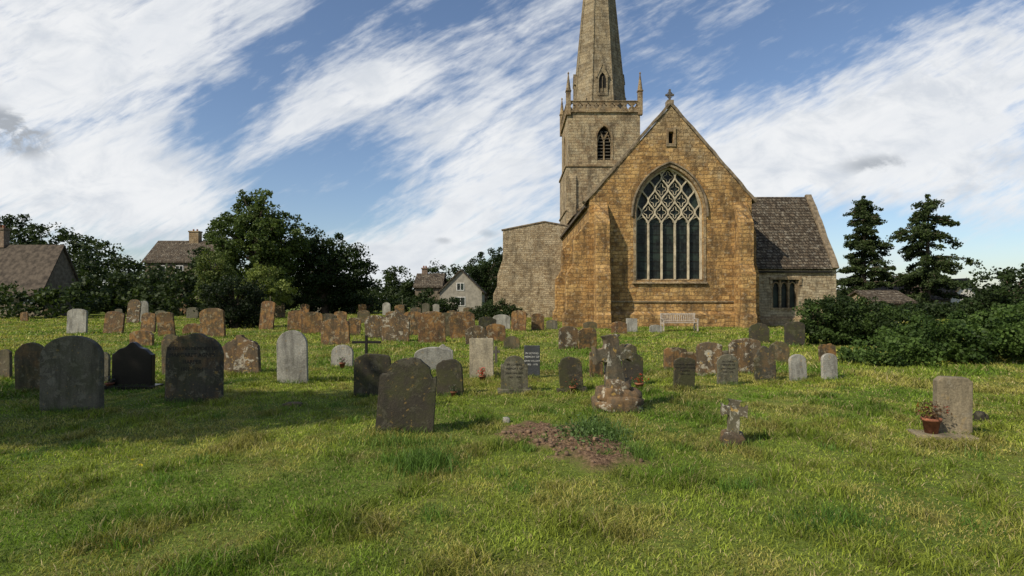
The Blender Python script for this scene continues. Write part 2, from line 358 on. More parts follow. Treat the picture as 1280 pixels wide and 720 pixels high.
hs=[(3,473,20,36,'round','mid'),(39,490,38,62,'semi','mid'),(126,478,18,38,'round','grey'),(213,470,22,52,'round','mid'),
(300,468,48,48,'ogee','lichen'),(427,458,28,27,'round','light'),(419,431,36,33,'low','brown'),(442,419,16,22,'low','brown'),
(465,497,46,55,'low','dark'),(563,495,34,46,'round','dark'),(541,464,46,30,'low','light'),(553,453,26,22,'ogee','light'),
(602,473,30,50,'square','cream'),(792,482,26,40,'round','dark'),
(845,462,30,28,'low','brown'),(888,470,32,42,'low','lichen'),(934,468,40,45,'low','lichen'),
(975,455,24,28,'round','mid'),(999,476,22,33,'round','light'),(1038,475,20,33,'round','light'),(1036,455,22,25,'low','brown'),
(950,429,24,25,'round','dark'),(994,432,24,30,'low','dark'),(862,470,22,30,'low','brown'),(910,462,22,24,'round','mid'),
(95,417,24,31,'low','light'),(140,417,24,28,'low','brown'),(184,417,18,26,'low','brown'),(208,420,20,30,'low','brown'),(176,433,30,20,'low','brown'),
(266,421,32,36,'low','brown'),(332,412,18,36,'low','brown'),(240,418,24,14,'round','brown'),(165,404,15,30,'round','lichen'),(180,403,11,27,'round','light'),
(200,400,14,12,'low','grey'),(228,393,9,16,'low','brown'),(240,398,14,14,'low','grey'),
(370,413,22,25,'low','brown'),(390,417,26,27,'low','brown'),(410,412,20,20,'low','mid'),(470,423,26,29,'low','lichen'),(494,427,34,38,'ogee','lichen'),
(515,419,24,30,'low','brown'),(540,429,34,40,'low','brown'),(557,421,18,30,'low','mid'),(579,423,32,34,'low','brown'),(596,431,28,24,'round','lichen'),
(620,427,24,22,'low','brown'),(648,414,19,26,'low','brown'),(672,413,16,21,'low','brown'),(627,411,22,18,'low','light'),(608,420,22,24,'low','dark'),
(710,436,24,28,'low','lichen'),(735,436,24,26,'low','brown'),(774,418,20,16,'low','brown'),(790,415,14,17,'square','light'),
(738,411,18,9,'low','mid'),(690,412,14,12,'low','grey'),(746,471,18,32,'low','brown'),(783,446,26,16,'low','mid'),(640,436,20,16,'round','mid'),
(398,391,8,17,'round','light'),(406,390,7,20,'point','light'),(419,391,8,15,'low','cream'),(430,392,10,14,'low','brown'),(441,391,8,15,'low','light'),
(452,393,10,13,'low','brown'),(462,391,9,16,'low','mid'),(483,394,10,16,'round','light'),(500,395,12,14,'low','brown'),(380,394,12,14,'low','brown'),(520,400,14,16,'low','mid'),
(532,394,9,15,'low','grey'),(350,397,12,18,'low','mid'),(565,402,14,14,'low','brown'),(545,393,8,13,'low','light'),(455,404,16,16,'low','mid'),(425,404,16,15,'low','brown'),(490,406,16,17,'low','brown'),(585,398,12,14,'low','mid'),
(300,398,12,12,'low','mid'),(148,398,9,12,'low','grey'),(60,398,9,12,'low','mid'),(30,402,10,12,'low','brown'),(820,416,16,10,'low','light')]
headstone(505,541,72,93,'shoulder','dark',3,-2)
headstone(86,514,70,94,'round','grey',6,-2)
headstone(240,503,70,86,'round','mid',-3,-1,T1)
headstone(164,486,50,57,'ogee','black',0,0,None,True)
headstone(365,479,37,66,'semi','light',4,0)
headstone(643,491,34,46,'shoulder','grey',0,0,T2,True)
headstone(665,473,20,41,'square','slate',0,0,T2,lc=M_letterw)
headstone(715,490,30,44,'round','dark',0,0,None,True)
headstone(856,487,27,40,'low','dark',2,0,T1)
headstone(910,481,26,38,'round','grey',2,0,T2)
headstone(958,478,27,46,'point','mid',2,0)
headstone(1196,547,38,75,'chamfer','tan',-16,0,None,False,t=.14)
for h in hs: headstone(*h)
X,Y=pos(1183,549); gp=float(gz(X,Y))
pl=boxo('stone_plinth',-.31,.31,-.13,.2,-.06,.05,S['tan'],None,.01); pl.location=(X,Y+.05,gp); pl.rotation_euler=(0,0,math.radians(-16))
M_terra=plain('terracotta',(.22,.085,.045),.8,.35,15)
def leafquads(C,size,cols,flat=0.,asp=.55):
    N=len(C); a=rng.normal(0,1,(N,3)); a[:,2]*=(1-flat); a/=np.linalg.norm(a,axis=1)[:,None]
    b=np.cross(a,rng.normal(0,1,(N,3))); b/=np.linalg.norm(b,axis=1)[:,None]+1e-9
    s=(size*rng.uniform(.6,1.4,N))[:,None]; a=a*s*.5; b=b*s*.5*asp
    V=np.stack([C-a,C+b,C+a,C-b],1).reshape(-1,3); return V,np.repeat(cols,4,axis=0)
def flowerpot(px,by,s=1,leafc=(.06,.09,.02),flower=(.35,.05,.03),zoff=0,nf=14):
    X,Y=pos(px,by); e=empty('flower_pot',(X,Y,float(gz(X,Y))+zoff))
    a=Acc(); prof=[(.07,0),(.095,.15),(.11,.15),(.112,.185),(.098,.185),(.09,.16)]; n=20
    for r,z in prof:
        for j in range(n): a.V.append((r*s*math.cos(2*math.pi*j/n),r*s*math.sin(2*math.pi*j/n),z*s))
    for i in range(len(prof)-1):
        for j in range(n): a.F.append((i*n+j,i*n+(j+1)%n,(i+1)*n+(j+1)%n,(i+1)*n+j))
    a.F.append(tuple(range(n))); a.F.append(tuple((len(prof)-1)*n+j for j in range(n)))
    a.out('pot',M_terra,e,smooth=True)
    N=220; th=rng.uniform(0,6.28,N); el=rng.uniform(.3,1.5,N); L=s*rng.uniform(.04,.24,N)
    C=np.stack([np.cos(th)*np.cos(el)*L,np.sin(th)*np.cos(el)*L,s*.16+np.sin(el)*L],1)
    V,c=leafquads(C,s*.035,np.array([leafc]*N)*rng.uniform(.5,1.5,(N,1))); fastmesh('leaves',V,4,c,M_leaf,e)
    C=C[:nf]*1.08; C=np.repeat(C,8,0)+rng.normal(0,.01*s,(nf*8,3)); V,c=leafquads(C,s*.02,np.array([flower]*len(C))); fastmesh('blooms',V,4,c,M_leaf,e)
flowerpot(1164,546,.95,(.10,.06,.03),(.2,.03,.02),.05)
flowerpot(603,477,.7,(.04,.08,.02),(.7,.02,.03),nf=60); flowerpot(716,491,.6,(.05,.07,.02),(.5,.12,.05)); flowerpot(799,488,.75,(.05,.08,.02),(.5,.06,.02),nf=30); flowerpot(137,487,.7,(.03,.03,.03),(.3,.3,.3)); flowerpot(428,460,.7,(.06,.1,.03),(.4,.1,.3)); flowerpot(567,496,.5,(.04,.07,.02),(.3,.3,.3))
def rock(acc,cx,cy,cz,rx,ry,rz,seed=0,sub=3):
    bm=bmesh.new(); bmesh.ops.create_icosphere(bm,subdivisions=sub,radius=1); R=random.Random(seed); ph=[R.uniform(0,6) for _ in range(6)]
    for v in bm.verts:
        c=v.co; k=1+.16*math.sin(3*c.x+ph[0])*math.sin(4*c.y+ph[1])+.1*math.sin(7*c.z+ph[2]+3*c.x)+.06*math.sin(11*c.x+ph[3]+8*c.y)
        c=Vector([max(-.8,min(.8,q)) for q in c*k]); v.co=Vector((cx+c.x*rx,cy+c.y*ry,cz+c.z*rz))
    acc.add([v.co[:] for v in bm.verts],[[v.index for v in f.verts] for f in bm.faces]); bm.free()
def cross_outline(w,h,aw,az,foot):
    a=aw/2
    return [(-foot/2,0),(-a,az-a),(-w/2*.8,az-a*.8),(-w/2,az-a*1.25),(-w/2,az+a*1.25),(-w/2*.8,az+a*.8),(-a,az+a),(-a*.9,h*.93),(-a*1.3,h),(a*1.3,h),(a*.9,h*.93),(a,az+a),(w/2*.8,az+a*.8),(w/2,az+a*1.25),(w/2,az-a*1.25),(w/2*.8,az-a*.8),(a,az-a),(foot/2,0)]
def rough_cross(w,h,aw,az,foot,amp):
    P=cross_outline(w,h,aw,az,foot); out=[]
    for i,p in enumerate(P):
        q=P[(i+1)%len(P)]; 
        for k in range(3):
            t=k/3; out.append((p[0]+(q[0]-p[0])*t+random.gauss(0,amp),max(0,p[1]+(q[1]-p[1])*t+random.gauss(0,amp))))
    return out
X,Y=pos(774,514); e=empty('stone_cross',(X,Y,float(gz(X,Y))))
a=Acc()
for (ox,cz,r1,r2,h1,sd_) in ((0,.07,.45,.34,.2,3),(-.12,.2,.25,.25,.18,21),(.14,.19,.24,.24,.17,28),(0,.34,.23,.2,.16,34)): rock(a,ox,.1,cz,r1,r2,h1,sd_)
a.out('rock_base',S['lichen'],e,smooth=True)
c=prism('cross',[rough_cross(.56,.74,.21,.46,.28,.006)],-.085,.085,'Y',S['cross'],e,.015); c.location=(-.05,.08,.36); c.rotation_euler=(math.radians(-4),math.radians(-4),math.radians(10)); tuft(X,Y-.1,.3,.12,300,.12)
X,Y=pos(918,558); e=empty('small_stone_cross',(X,Y,float(gz(X,Y))))
a=Acc(); rock(a,0,.05,.05,.15,.13,.14,5); a.out('rock_base',S['lichen'],e,smooth=True)
c=prism('cross',[rough_cross(.27,.39,.11,.27,.13,.003)],-.045,.045,'Y',S['cross'],e,.008); c.location=(0,.05,.12); c.rotation_euler=(math.radians(-3),math.radians(4),math.radians(-10)); tuft(X,Y-.05,.15,.1,250,.1)
X,Y=pos(1224,527); a=Acc(); rock(a,0,0,.06,.07,.07,.1,8); rock(a,.08,.02,.05,.05,.06,.07,9); o=a.out('small_stone',S['dark'],smooth=True); o.location=(X,Y,float(gz(X,Y)))
def ironcross(px,by,hp,wp,mat,name):
    X,Y=pos(px,by); h=hp*Y/F; w=wp*Y/F; a=Acc(); a.box(-.035,.035,-.03,.03,-.1,h); a.box(-w/2,-.036,-.025,.025,h*.62,h*.62+.07); a.box(.036,w/2,-.025,.025,h*.62,h*.62+.07)
    o=a.out(name,mat,bevel=.006); o.location=(X,Y,float(gz(X,Y)))
ironcross(458,446,27,36,M_void,'black_grave_cross'); ironcross(213,394,20,10,S['mid'],'grave_cross'); ironcross(620,455,22,10,M_louvre,'wooden_grave_cross'); ironcross(503,394,20,10,S['grey'],'grave_cross'); ironcross(338,400,30,12,S['grey'],'grave_cross')
X,Y=pos(98,390); a=Acc(); k=Y/F
a.box(-9*k,9*k,-9*k,9*k,0,3*k); a.box(-6*k,6*k,-6*k,6*k,3.01*k,8*k); a.tube([(0,0,8*k),(0,0,20*k)],[4.5*k,3.5*k],8); a.tube([(0,0,20*k),(0,0,22*k),(0,0,25*k),(0,0,28*k)],[5*k,5*k,3*k,.5*k],8)
o=a.out('pillar_monument',S['light']); o.location=(X,Y,0)
X,Y=pos(366,507); a=Acc(); rock(a,0,0,.01,.17,.1,.05,4); o=a.out('flat_stone',S['mid'],smooth=True); o.location=(X,Y,float(gz(X,Y)))
X,Y=pos(633,528); a=Acc(); rock(a,0,0,.03,.06,.05,.05,14); o=a.out('white_stone',S['light'],smooth=True); o.location=(X,Y,float(gz(X,Y)))
a=Acc()
for i in range(420):
    x=DX+random.gauss(0,.5); y=DY+random.gauss(0,.6)
    if float(dirt(x,y))>.25: 
        q=random.uniform(.006,.022)*random.choice([1,1,1,1.9]); rock(a,x,y,float(gz(x,y)+dh(x,y))+q*.2,q*random.uniform(.7,1.3),q*random.uniform(.7,1.3),q*random.uniform(.5,1),i,2)
a.out('earth_clods',plain('earth',(.15,.10,.062),.95,.55,12),smooth=True)
tuft(pos(530,585)[0],pos(530,585)[1],.16,.18,900,.2,.007,(.09,.16,.03)); tuft(*pos(500,556),.3,.1,500,.15)
tuft(*pos(745,545),.16,.25,600,.22,.008,(.08,.14,.035)); tuft(*pos(1040,655),.25,.15,500,.09,.006,(.06,.12,.02)); tuft(*pos(795,570),.1,.12,350,.15)
for i in range(26): 
    x=DX+random.gauss(0,.45); y=DY+random.gauss(0,.6); tuft(x,y,.04,.04,40,.09,.006)
for i in range(60):
    r=random.uniform(4,16); t=random.uniform(-.8,.8); tuft(r*math.sin(t),r*math.cos(t),.07,.07,60,random.uniform(.08,.13),.007,(.10,.18,.03))
fastmesh('grass_tufts',np.concatenate(tuftV),3,np.concatenate(tuftC),M_blade,groot)
X,Y=pos(738,550); N=800; C=np.stack([X+rng.normal(0,.22,N),Y+rng.normal(0,.3,N),.04+np.abs(rng.normal(0,.09,N))],1)
V,c=leafquads(C,.04,np.array([[.08,.13,.04]])*rng.uniform(.5,1.6,(N,1)),.4); fastmesh('weeds',V,4,c,M_leaf)
C=[]
for a_,b_ in [(166,583),(176,590)]:
    X,Y=pos(a_,b_); C+= [(X+rng.normal(0,.008),Y+rng.normal(0,.008),float(gz(X,Y))+.07+rng.normal(0,.003)) for _ in range(10)]
V,c=leafquads(np.array(C),.02,np.array([[.75,.6,.04]]*len(C))); fastmesh('dandelions',V,4,c,M_leaf)
# ================= CHURCH
ch=empty('church',(9.62,34,0))
def CH(o): o.parent=ch; o.matrix_parent_inverse=Matrix.Translation((-9.62,-34,0)); return o
cx=9.62
win=arch(9.57,2.04,2.86,6.9,2.85,n=16)
slit=[(9.5,11.15),(9.8,11.15),(9.8,11.85),(9.5,11.85)]
out=[(4.7,-.3),(14.55,-.3),(14.55,7.8),(cx,13.45),(4.7,7.8)]
CH(prism('chancel_east_wall',[out,win,slit],34,34.8,'Y',M_orange))
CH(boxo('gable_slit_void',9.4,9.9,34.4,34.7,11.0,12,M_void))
a=Acc()
a.box(9.36,9.495,33.93,34.3,10.95,12.1); a.box(9.805,9.94,33.93,34.3,10.95,12.1); a.box(9.498,9.802,33.94,34.3,11.853,12.09); a.box(9.5,9.8,33.94,34.3,10.96,11.147)
CH(a.out('gable_light_surround',M_dress,bevel=.01))
a=Acc(); a.box(4.7,5.3,34.8,52,0,7.8); CH(a.out('chancel_south_wall',M_orange)); a=Acc(); a.box(13.95,14.55,34.8,52,0,7.8); CH(a.out('chancel_north_wall',M_orange))
CH(prism('chancel_roof',[[(4.45,7.55),(cx,13.3),(14.8,7.55),(14.8,7.35),(14.4,7.35),(cx,12.9),(4.85,7.35),(4.45,7.35)]],34.75,52,'Y',M_roof))
def rough_path(p,q,n,amp):
    return [(p[0]+(q[0]-p[0])*i/n+random.gauss(0,amp),p[1]+(q[1]-p[1])*i/n+random.gauss(0,amp)) for i in range(n+1)]
a=Acc(); a.ribbon(rough_path((4.4,7.6),(cx-.02,13.6),16,.016),.17,33.92,34.72); CH(a.out('gable_coping_south',M_coping,bevel=.02))
a=Acc(); a.ribbon(rough_path((cx+.02,13.6),(14.85,7.6),16,.016),.17,33.925,34.725); CH(a.out('gable_coping_north',M_coping,bevel=.02))
a=Acc(); a.box(cx-.2,cx+.2,33.95,34.45,13.5,13.8); CH(a.out('finial_base',M_coping,bevel=.02))
a=Acc(); a.box(cx-.055,cx+.055,34.1,34.25,13.8,14.5); a.box(cx-.26,cx-.056,34.11,34.24,14.1,14.21); a.box(cx+.056,cx+.26,34.11,34.24,14.1,14.21)
R_=[(cx+.17*math.cos(t*math.pi/8),14.155+.17*math.sin(t*math.pi/8)) for t in range(16)]; a.ribbon(R_,.04,34.13,34.22,closed=True); CH(a.out('gable_cross',M_louvre,bevel=.01))
a=Acc(); a.prism([[(33.78,-.3),(33.78,.75),(33.99,.95),(33.99,-.3)]],5.8,13.45,'X'); CH(a.out('plinth',M_orange,bevel=.01))
a=Acc(); a.box(5.8,13.45,33.92,34.02,1.5,1.6); CH(a.out('sill_string',M_dress,bevel=.02))
def butt_e(x0,x1,name):
    CH(prism(name,[[(34.02,-.3),(32.6,-.3),(32.6,.7),(32.75,.9),(32.75,3.2),(33.05,3.75),(33.05,6.2),(34.02,7.6)]],x0,x1,'X',M_orange,bevel=.05))
butt_e(4.95,5.8,'buttress_se_east'); butt_e(13.45,14.3,'buttress_ne_east')
def butt_s(y0,y1,x0,sgn,name,top=6.6,k=1.):
    P=[(x0,-.3),(x0+sgn*1.6*k,-.3),(x0+sgn*1.6*k,.7),(x0+sgn*1.42*k,.95),(x0+sgn*1.42*k,3.2),(x0+sgn*.95*k,3.9),(x0+sgn*.95*k,top-1.2),(x0,top)]
    CH(prism(name,[P],y0,y1,'Y',M_orange,bevel=.05))
butt_s(34.15,34.95,4.72,-1,'buttress_se_south'); butt_s(34.15,34.95,14.53,1,'buttress_ne_north',6.9,.4); butt_s(42.5,43.3,4.72,-1,'buttress_south_mid')
a=Acc(); a.ribbon(arch(9.57,2.04,2.75,6.9,2.85,.09,n=18),.16,33.96,34.05); CH(a.out('window_surround',M_dress,bevel=.01))
a=Acc(); hm=arch(9.57,2.04,6.7,6.9,2.85,.24,n=18); a.ribbon(hm,.1,33.86,34.03); CH(a.out('hood_mould',M_coping,bevel=.015))
a=Acc(); a.prism([[(33.85,2.62),(33.85,2.70),(34.4,2.95),(34.4,2.62)]],7.3,11.84,'X'); CH(a.out('window_sill',M_dress,bevel=.01))
CH(prism('east_window_glass',[arch(9.57,2.03,2.87,6.9,2.84,n=16)],34.45,34.47,'Y',M_glass))
a=Acc(); L=9.57-2.04; sp=4.08/5; k=0
Rr=(2.85**2+2.04**2)/(2*2.04)
def inside(x,z,mg=.0):
    if z<=6.9: return abs(x-9.57)<2.04-mg
    dx=abs(x-9.57); return math.hypot(dx+Rr-2.04,z-6.9)<Rr-mg
def yo():
    global k; k+=1; return 34.26+.0031*(k%12)
for i in range(1,5):
    y_=yo()-.04; a.box(L+i*sp-.045,L+i*sp+.045,y_,34.42,2.9,6.3)
a.ribbon(arch(9.57,1.99,2.9,6.9,2.79,0,n=18),.1,34.2,34.42)
h_=.72; z0=6.3
for row in range(6):
    zb=z0+row*h_
    for i in range(-1,7):
        xb=L+(i+(.5 if row%2 else 0))*sp
        for sg in (-1,1):
            path=[]
            for t in range(9):
                tt=t/8; xx=xb+sg*sp/2*(1-math.cos(math.pi*tt))/2; zz=zb+h_*tt
                if inside(xx,zz,-.02): path.append((xx,zz))
            if len(path)>2: y_=yo(); a.ribbon(path,.08,y_,34.4)
for row in range(0,7):
    zc_=z0+row*h_
    for i in range(-1,7):
        xc=L+(i+(0. if row%2 else .5))*sp
        if row==0:
            if not inside(xc,zc_,.2): continue
            path=[(xc+.33*math.cos(th),zc_+.1+.34*abs(math.sin(th))*(1-.35*abs(math.cos(1.5*th))**3)) for th in [math.pi*q/14 for q in range(15)]]
            y_=yo(); a.ribbon(path,.05,y_+.04,34.4); continue
        if not inside(xc,zc_,.33): continue
        R2=[(xc+(.21+.07*math.cos(4*th))*math.cos(th),zc_+(.28+.08*math.cos(4*th))*math.sin(th)) for th in [2*math.pi*q/32 for q in range(32)]]
        y_=yo(); a.ribbon(R2,.035,y_+.07,34.4,closed=True)
CH(a.out('window_tracery',M_tracery))
a=Acc()
for j in range(1,7): a.box(L,L+4.08,34.425,34.445,2.9+j*.55,2.93+j*.55)
CH(a.out('saddle_bars',M_void))
a=Acc(); a.tube([(12.9,35.5,9),(12.9,35.5,10.3)],[.14,.12],8); a.box(12.65,13.3,35.3,35.7,10.15,10.35); CH(a.out('roof_flue',M_void))
CH(boxo('nave',5.4,14.0,48,60.5,0,8.9,M_tower)); CH(prism('nave_roof',[[(5.2,8.85),(cx,12.1),(14.1,8.85)]],47.9,60.4,'Y',M_roof))
CH(prism('south_aisle',[[(-.85,-.2),(5.35,-.2),(5.35,8.45),(2.97,8.85),(-.85,8.1)]],52,60,'Y',M_aisle))
a=Acc(); a.ribbon([(-.98,8.14),(2.97,8.93)],.13,51.93,52.5); a.ribbon([(2.98,8.93),(5.4,8.52)],.13,51.933,52.5); CH(a.out('aisle_coping',M_coping,bevel=.02))
CH(prism('aisle_buttress',[[(-.82,-.2),(-1.75,-.2),(-1.75,2.2),(-1.4,2.9),(-1.35,4.0),(-.82,5.6)]],52.3,53.1,'Y',M_aisle,bevel=.02))
tx,ty=9.9,64.0
def wall4(name,hw,z0,z1,th,holes,mat):
    o0=[(-hw,z0),(hw,z0),(hw,z1),(-hw,z1)]
    f=lambda l,c:[(p[0]+c,p[1]) for p in l]
    hin=hw-th
    CH(prism(name+'_east',[f(o0,tx)]+[f(h,tx) for h in holes],ty-hw,ty-hw+th,'Y',mat)); CH(prism(name+'_west',[f(o0,tx)]+[f(h,tx) for h in holes],ty+hw-th,ty+hw,'Y',mat))
    o1=[(-hin,z0),(hin,z0),(hin,z1),(-hin,z1)]
    CH(prism(name+'_south',[f(o1,ty)]+[f(h,ty) for h in holes],tx-hw,tx-hw+th,'X',mat)); CH(prism(name+'_north',[f(o1,ty)]+[f(h,ty) for h in holes],tx+hw-th,tx+hw,'X',mat))
bell=arch(0,.74,16.7,19.1,1.25,n=8)
wall4('tower_lower',4.08,0,16.0,.8,[],M_tower)
wall4('tower_belfry',3.86,16.0,22.0,.8,[bell],M_tower)
def band(z0,z1,hw,name,mat=M_dress,bev=.03):
    CH(boxo(name,tx-hw,tx+hw,ty-hw,ty+hw,z0,z1,mat,bevel=bev))
band(15.9,16.15,4.2,'string_course_lower'); band(21.75,21.98,4.05,'string_course_parapet'); band(11.2,11.4,4.2,'string_course_mid')
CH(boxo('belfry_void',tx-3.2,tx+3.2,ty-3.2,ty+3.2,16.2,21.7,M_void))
for ax in 'EWSN':
    a=Acc(); b2=Acc()
    p0=ty-3.86 if ax=='E' else ty+3.86
    q0=tx-3.86 if ax=='S' else tx+3.86
    s_=1 if ax in 'ES' else -1
    for j in range(9):
        z=16.85+j*.36; w=.72 if z<19.1 else .72-(z-19.1)*.5
        for sg in (-1,1):
            u0,u1=(-w,-.06) if sg<0 else (.06,w)
            if ax in 'EW': b2.box(tx+u0,tx+u1,min(p0+s_*.25,p0+s_*.6),max(p0+s_*.25,p0+s_*.6),z,z+.09)
            else: b2.box(min(q0+s_*.25,q0+s_*.6),max(q0+s_*.25,q0+s_*.6),ty+u0,ty+u1,z,z+.09)
    c0=tx if ax in 'EW' else ty; base=p0 if ax in 'EW' else q0; axis='Y' if ax in 'EW' else 'X'
    a.ribbon([(c0,16.7),(c0,19.0)],.13,base+s_*.16,base+s_*.5,axis)
    for sg in (-1,1): a.ribbon([(c0,18.9),(c0+sg*.15,19.3),(c0+sg*.36,19.65),(c0+sg*.42,19.7)],.1,base+s_*(.17+.01*sg),base+s_*.5,axis); a.ribbon([(c0+sg*.68,18.7),(c0+sg*.55,19.2),(c0+sg*.37,19.45),(c0+sg*.2,19.2),(c0+sg*.05,18.85)],.08,base+s_*(.19+.01*sg),base+s_*.5,axis)
    a.ribbon([(p[0]+c0,p[1]) for p in arch(0,.74,16.7,19.1,1.25,.12,n=8)],.2,base-s_*.05,base+s_*.05,axis)
    CH(a.out('bell_opening_tracery',M_dress)); CH(b2.out('bell_louvres',M_louvre))
hole=[]
for i in range(9):
    c0=-3.4+i*.85; hole.append([(c0+(.25+.06*math.cos(4*t))*math.cos(t),22.46+(.25+.06*math.cos(4*t))*math.sin(t)) for t in [2*math.pi*q/20 for q in range(20)]])
wall4('tower_parapet',3.98,21.98,22.9,.25,hole,M_dress)
a=Acc()
for (x0,x1,y0,y1) in ((tx-4.05,tx+4.05,ty-4.05,ty-3.66),(tx-4.05,tx+4.05,ty+3.66,ty+4.05),(tx-4.05,tx-3.66,ty-3.655,ty+3.655),(tx+3.66,tx+4.05,ty-3.655,ty+3.655)): a.box(x0,x1,y0,y1,22.903,23.02)
CH(a.out('parapet_coping',M_dress,bevel=.02))
CH(boxo('tower_roof',tx-3.7,tx+3.7,ty-3.7,ty+3.7,21.9,22.1,M_lead))
a=Acc()
for sx in (-1,1):
    for sy in (-1,1):
        X,Y=tx+sx*3.85,ty+sy*3.85
        a.box(X-.24,X+.24,Y-.24,Y+.24,21.5,24.0); a.box(X-.3,X+.3,Y-.3,Y+.3,24.01,24.12)
        a.tube([(X,Y,24.12),(X,Y,25.9)],[.28,.05],8); a.tube([(X,Y,25.85),(X,Y,26.0),(X,Y,26.15)],[.05,.11,.03],8)
CH(a.out('corner_pinnacles',M_dress))
a=Acc()
for sx in (-1,1):
    a.prism([[(ty-4.6,0),(ty-4.0,0),(ty-4.0,15.2),(ty-4.3,14.6),(ty-4.3,8),(ty-4.6,7.4)]],tx+sx*3.5-.45,tx+sx*3.5+.45,'X')
CH(a.out('tower_buttresses',M_tower,bevel=.02))
def octo(r,z):
    R=r/math.cos(math.pi/8); return [(tx+R*math.cos(math.pi/8+j*math.pi/4),ty+R*math.sin(math.pi/8+j*math.pi/4),z) for j in range(8)]
sz0,sz1,sr=22.1,54.,2.95
rad=lambda z: sr*(sz1-z)/(sz1-sz0)
V=[];Fc=[]; zs=[sz0,30,38,46,53.8]
for z in zs: V+=octo(rad(z),z)
for i in range(len(zs)-1):
    for j in range(8): Fc.append((i*8+j,i*8+(j+1)%8,(i+1)*8+(j+1)%8,(i+1)*8+j))
Fc.append(tuple(range(32,40))); CH(obj('spire',V,Fc,M_spire))
a=Acc()
for j in range(8):
    p=octo(rad(sz0),sz0)[j]; q=octo(rad(53.8),53.8)[j]; a.tube([p,q],[.1,.06],6)
CH(a.out('spire_ribs',M_spire))
a=Acc(); v=Acc()
for ax,s_ in (('Y',-1),('Y',1),('X',-1),('X',1)):
    c0=tx if ax=='Y' else ty; cc_=ty if ax=='Y' else tx
    outl=[(c0-.56,24.0),(c0+.56,24.0),(c0+.56,26.1),(c0,27.3),(c0-.56,26.1)]
    hl=arch(c0,.4,24.3,25.7,.8,n=6)
    a.prism([outl,hl],cc_+s_*2.85,cc_+s_*2.7,ax); a.prism([outl],cc_+s_*2.35,cc_+s_*1.9,ax); a.ribbon([(c0-.65,26.0),(c0,27.4),(c0+.65,26.0)],.09,cc_+s_*2.9,cc_+s_*2.0,ax); a.ribbon([(c0,24.4),(c0,26.1)],.07,cc_+s_*2.8,cc_+s_*2.7,ax)
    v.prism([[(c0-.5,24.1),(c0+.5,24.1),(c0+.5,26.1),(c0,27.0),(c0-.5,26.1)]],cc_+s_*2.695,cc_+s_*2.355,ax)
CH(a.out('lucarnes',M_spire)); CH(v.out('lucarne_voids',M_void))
wv=[(16.72,1.15),(18.42,1.15),(18.42,2.95),(16.72,2.95)]
CH(prism('vestry_east_wall',[[(14.6,-.3),(20.55,-.3),(20.55,3.75),(14.6,3.75)],wv],36,36.5,'Y',M_aisle))
CH(prism('vestry_north_gable',[[(36.003,-.3),(42.2,-.3),(42.2,3.8),(39.1,8.75),(36.003,3.8)]],20.553,20.85,'X',M_aisle))
a=Acc(); a.ribbon(rough_path((35.75,3.7),(39.1,9.0),10,.02)+rough_path((39.15,8.95),(42.45,3.7),10,.02),.18,20.5,20.88,'X'); CH(a.out('vestry_gable_coping',M_coping,bevel=.02))
CH(prism('vestry_roof',[[(35.75,3.65),(39.1,8.85),(42.4,3.65),(42.2,3.6),(39.1,8.5),(35.95,3.6)]],14.56,20.49,'X',M_roof))
a=Acc(); a.box(14.6,20.5,35.85,36.02,3.4,3.5); CH(a.out('gutter',M_void))
CH(boxo('vestry_window_glass',16.7,18.45,36.3,36.32,1.1,3,M_glass))
a=Acc()
for i in range(4):
    xx=16.77+i*.533; a.box(xx-.06,xx+.06,36.1,36.28,1.15,2.95)
for i in range(3):
    c0=16.77+.267+i*.533; a.ribbon(arch(c0,.2,2.5,2.55,.25,0,n=5),.07,36.12+.004*i,36.27)
a.box(16.6,18.55,35.96,36.2,1.0,1.15); a.box(16.55,18.6,35.92,36.1,2.953,3.12); a.box(16.55,16.7,35.93,36.05,2.6,2.95); a.box(18.45,18.6,35.93,36.05,2.6,2.95); CH(a.out('vestry_window_mullions',M_dress,bevel=.01))
a=Acc(); a.prism([[(35.85,-.3),(35.85,.45),(35.995,.6),(35.995,-.3)]],15.2,20.55,'X'); CH(a.out('vestry_plinth',M_dress))
def bench(px,by,name='wooden_bench'):
    X,Y=pos(px,by); e=empty(name,(X,Y,float(gz(X,Y)))); w=.92
    a=Acc()
    for i in range(4): a.box(-w,w,-.25+i*.12,-.25+i*.12+.09,.43,.46)
    a.out('seat',M_wood,e,.005); a=Acc()
    a.box(-w,w,.27,.31,.86,.94); a.box(-w,w,.27,.31,.5,.55)
    for i in range(17): x=-w+.1+i*(2*w-.2)/16; a.box(x-.025,x+.025,.28,.3,.551,.859)
    a.out('backrest',M_wood,e,.004); a=Acc()
    for sx in (-w+.03,w-.03): a.box(sx-.035,sx+.035,-.28,-.21,0,.62); a.box(sx-.034,sx+.034,.255,.325,0,.95); a.box(sx-.04,sx+.04,-.3,.254,.621,.66); a.box(sx-.02,sx+.02,-.2,.25,.36,.42)
    a.out('legs_and_arms',M_wood,e,.005)
bench(849,414)
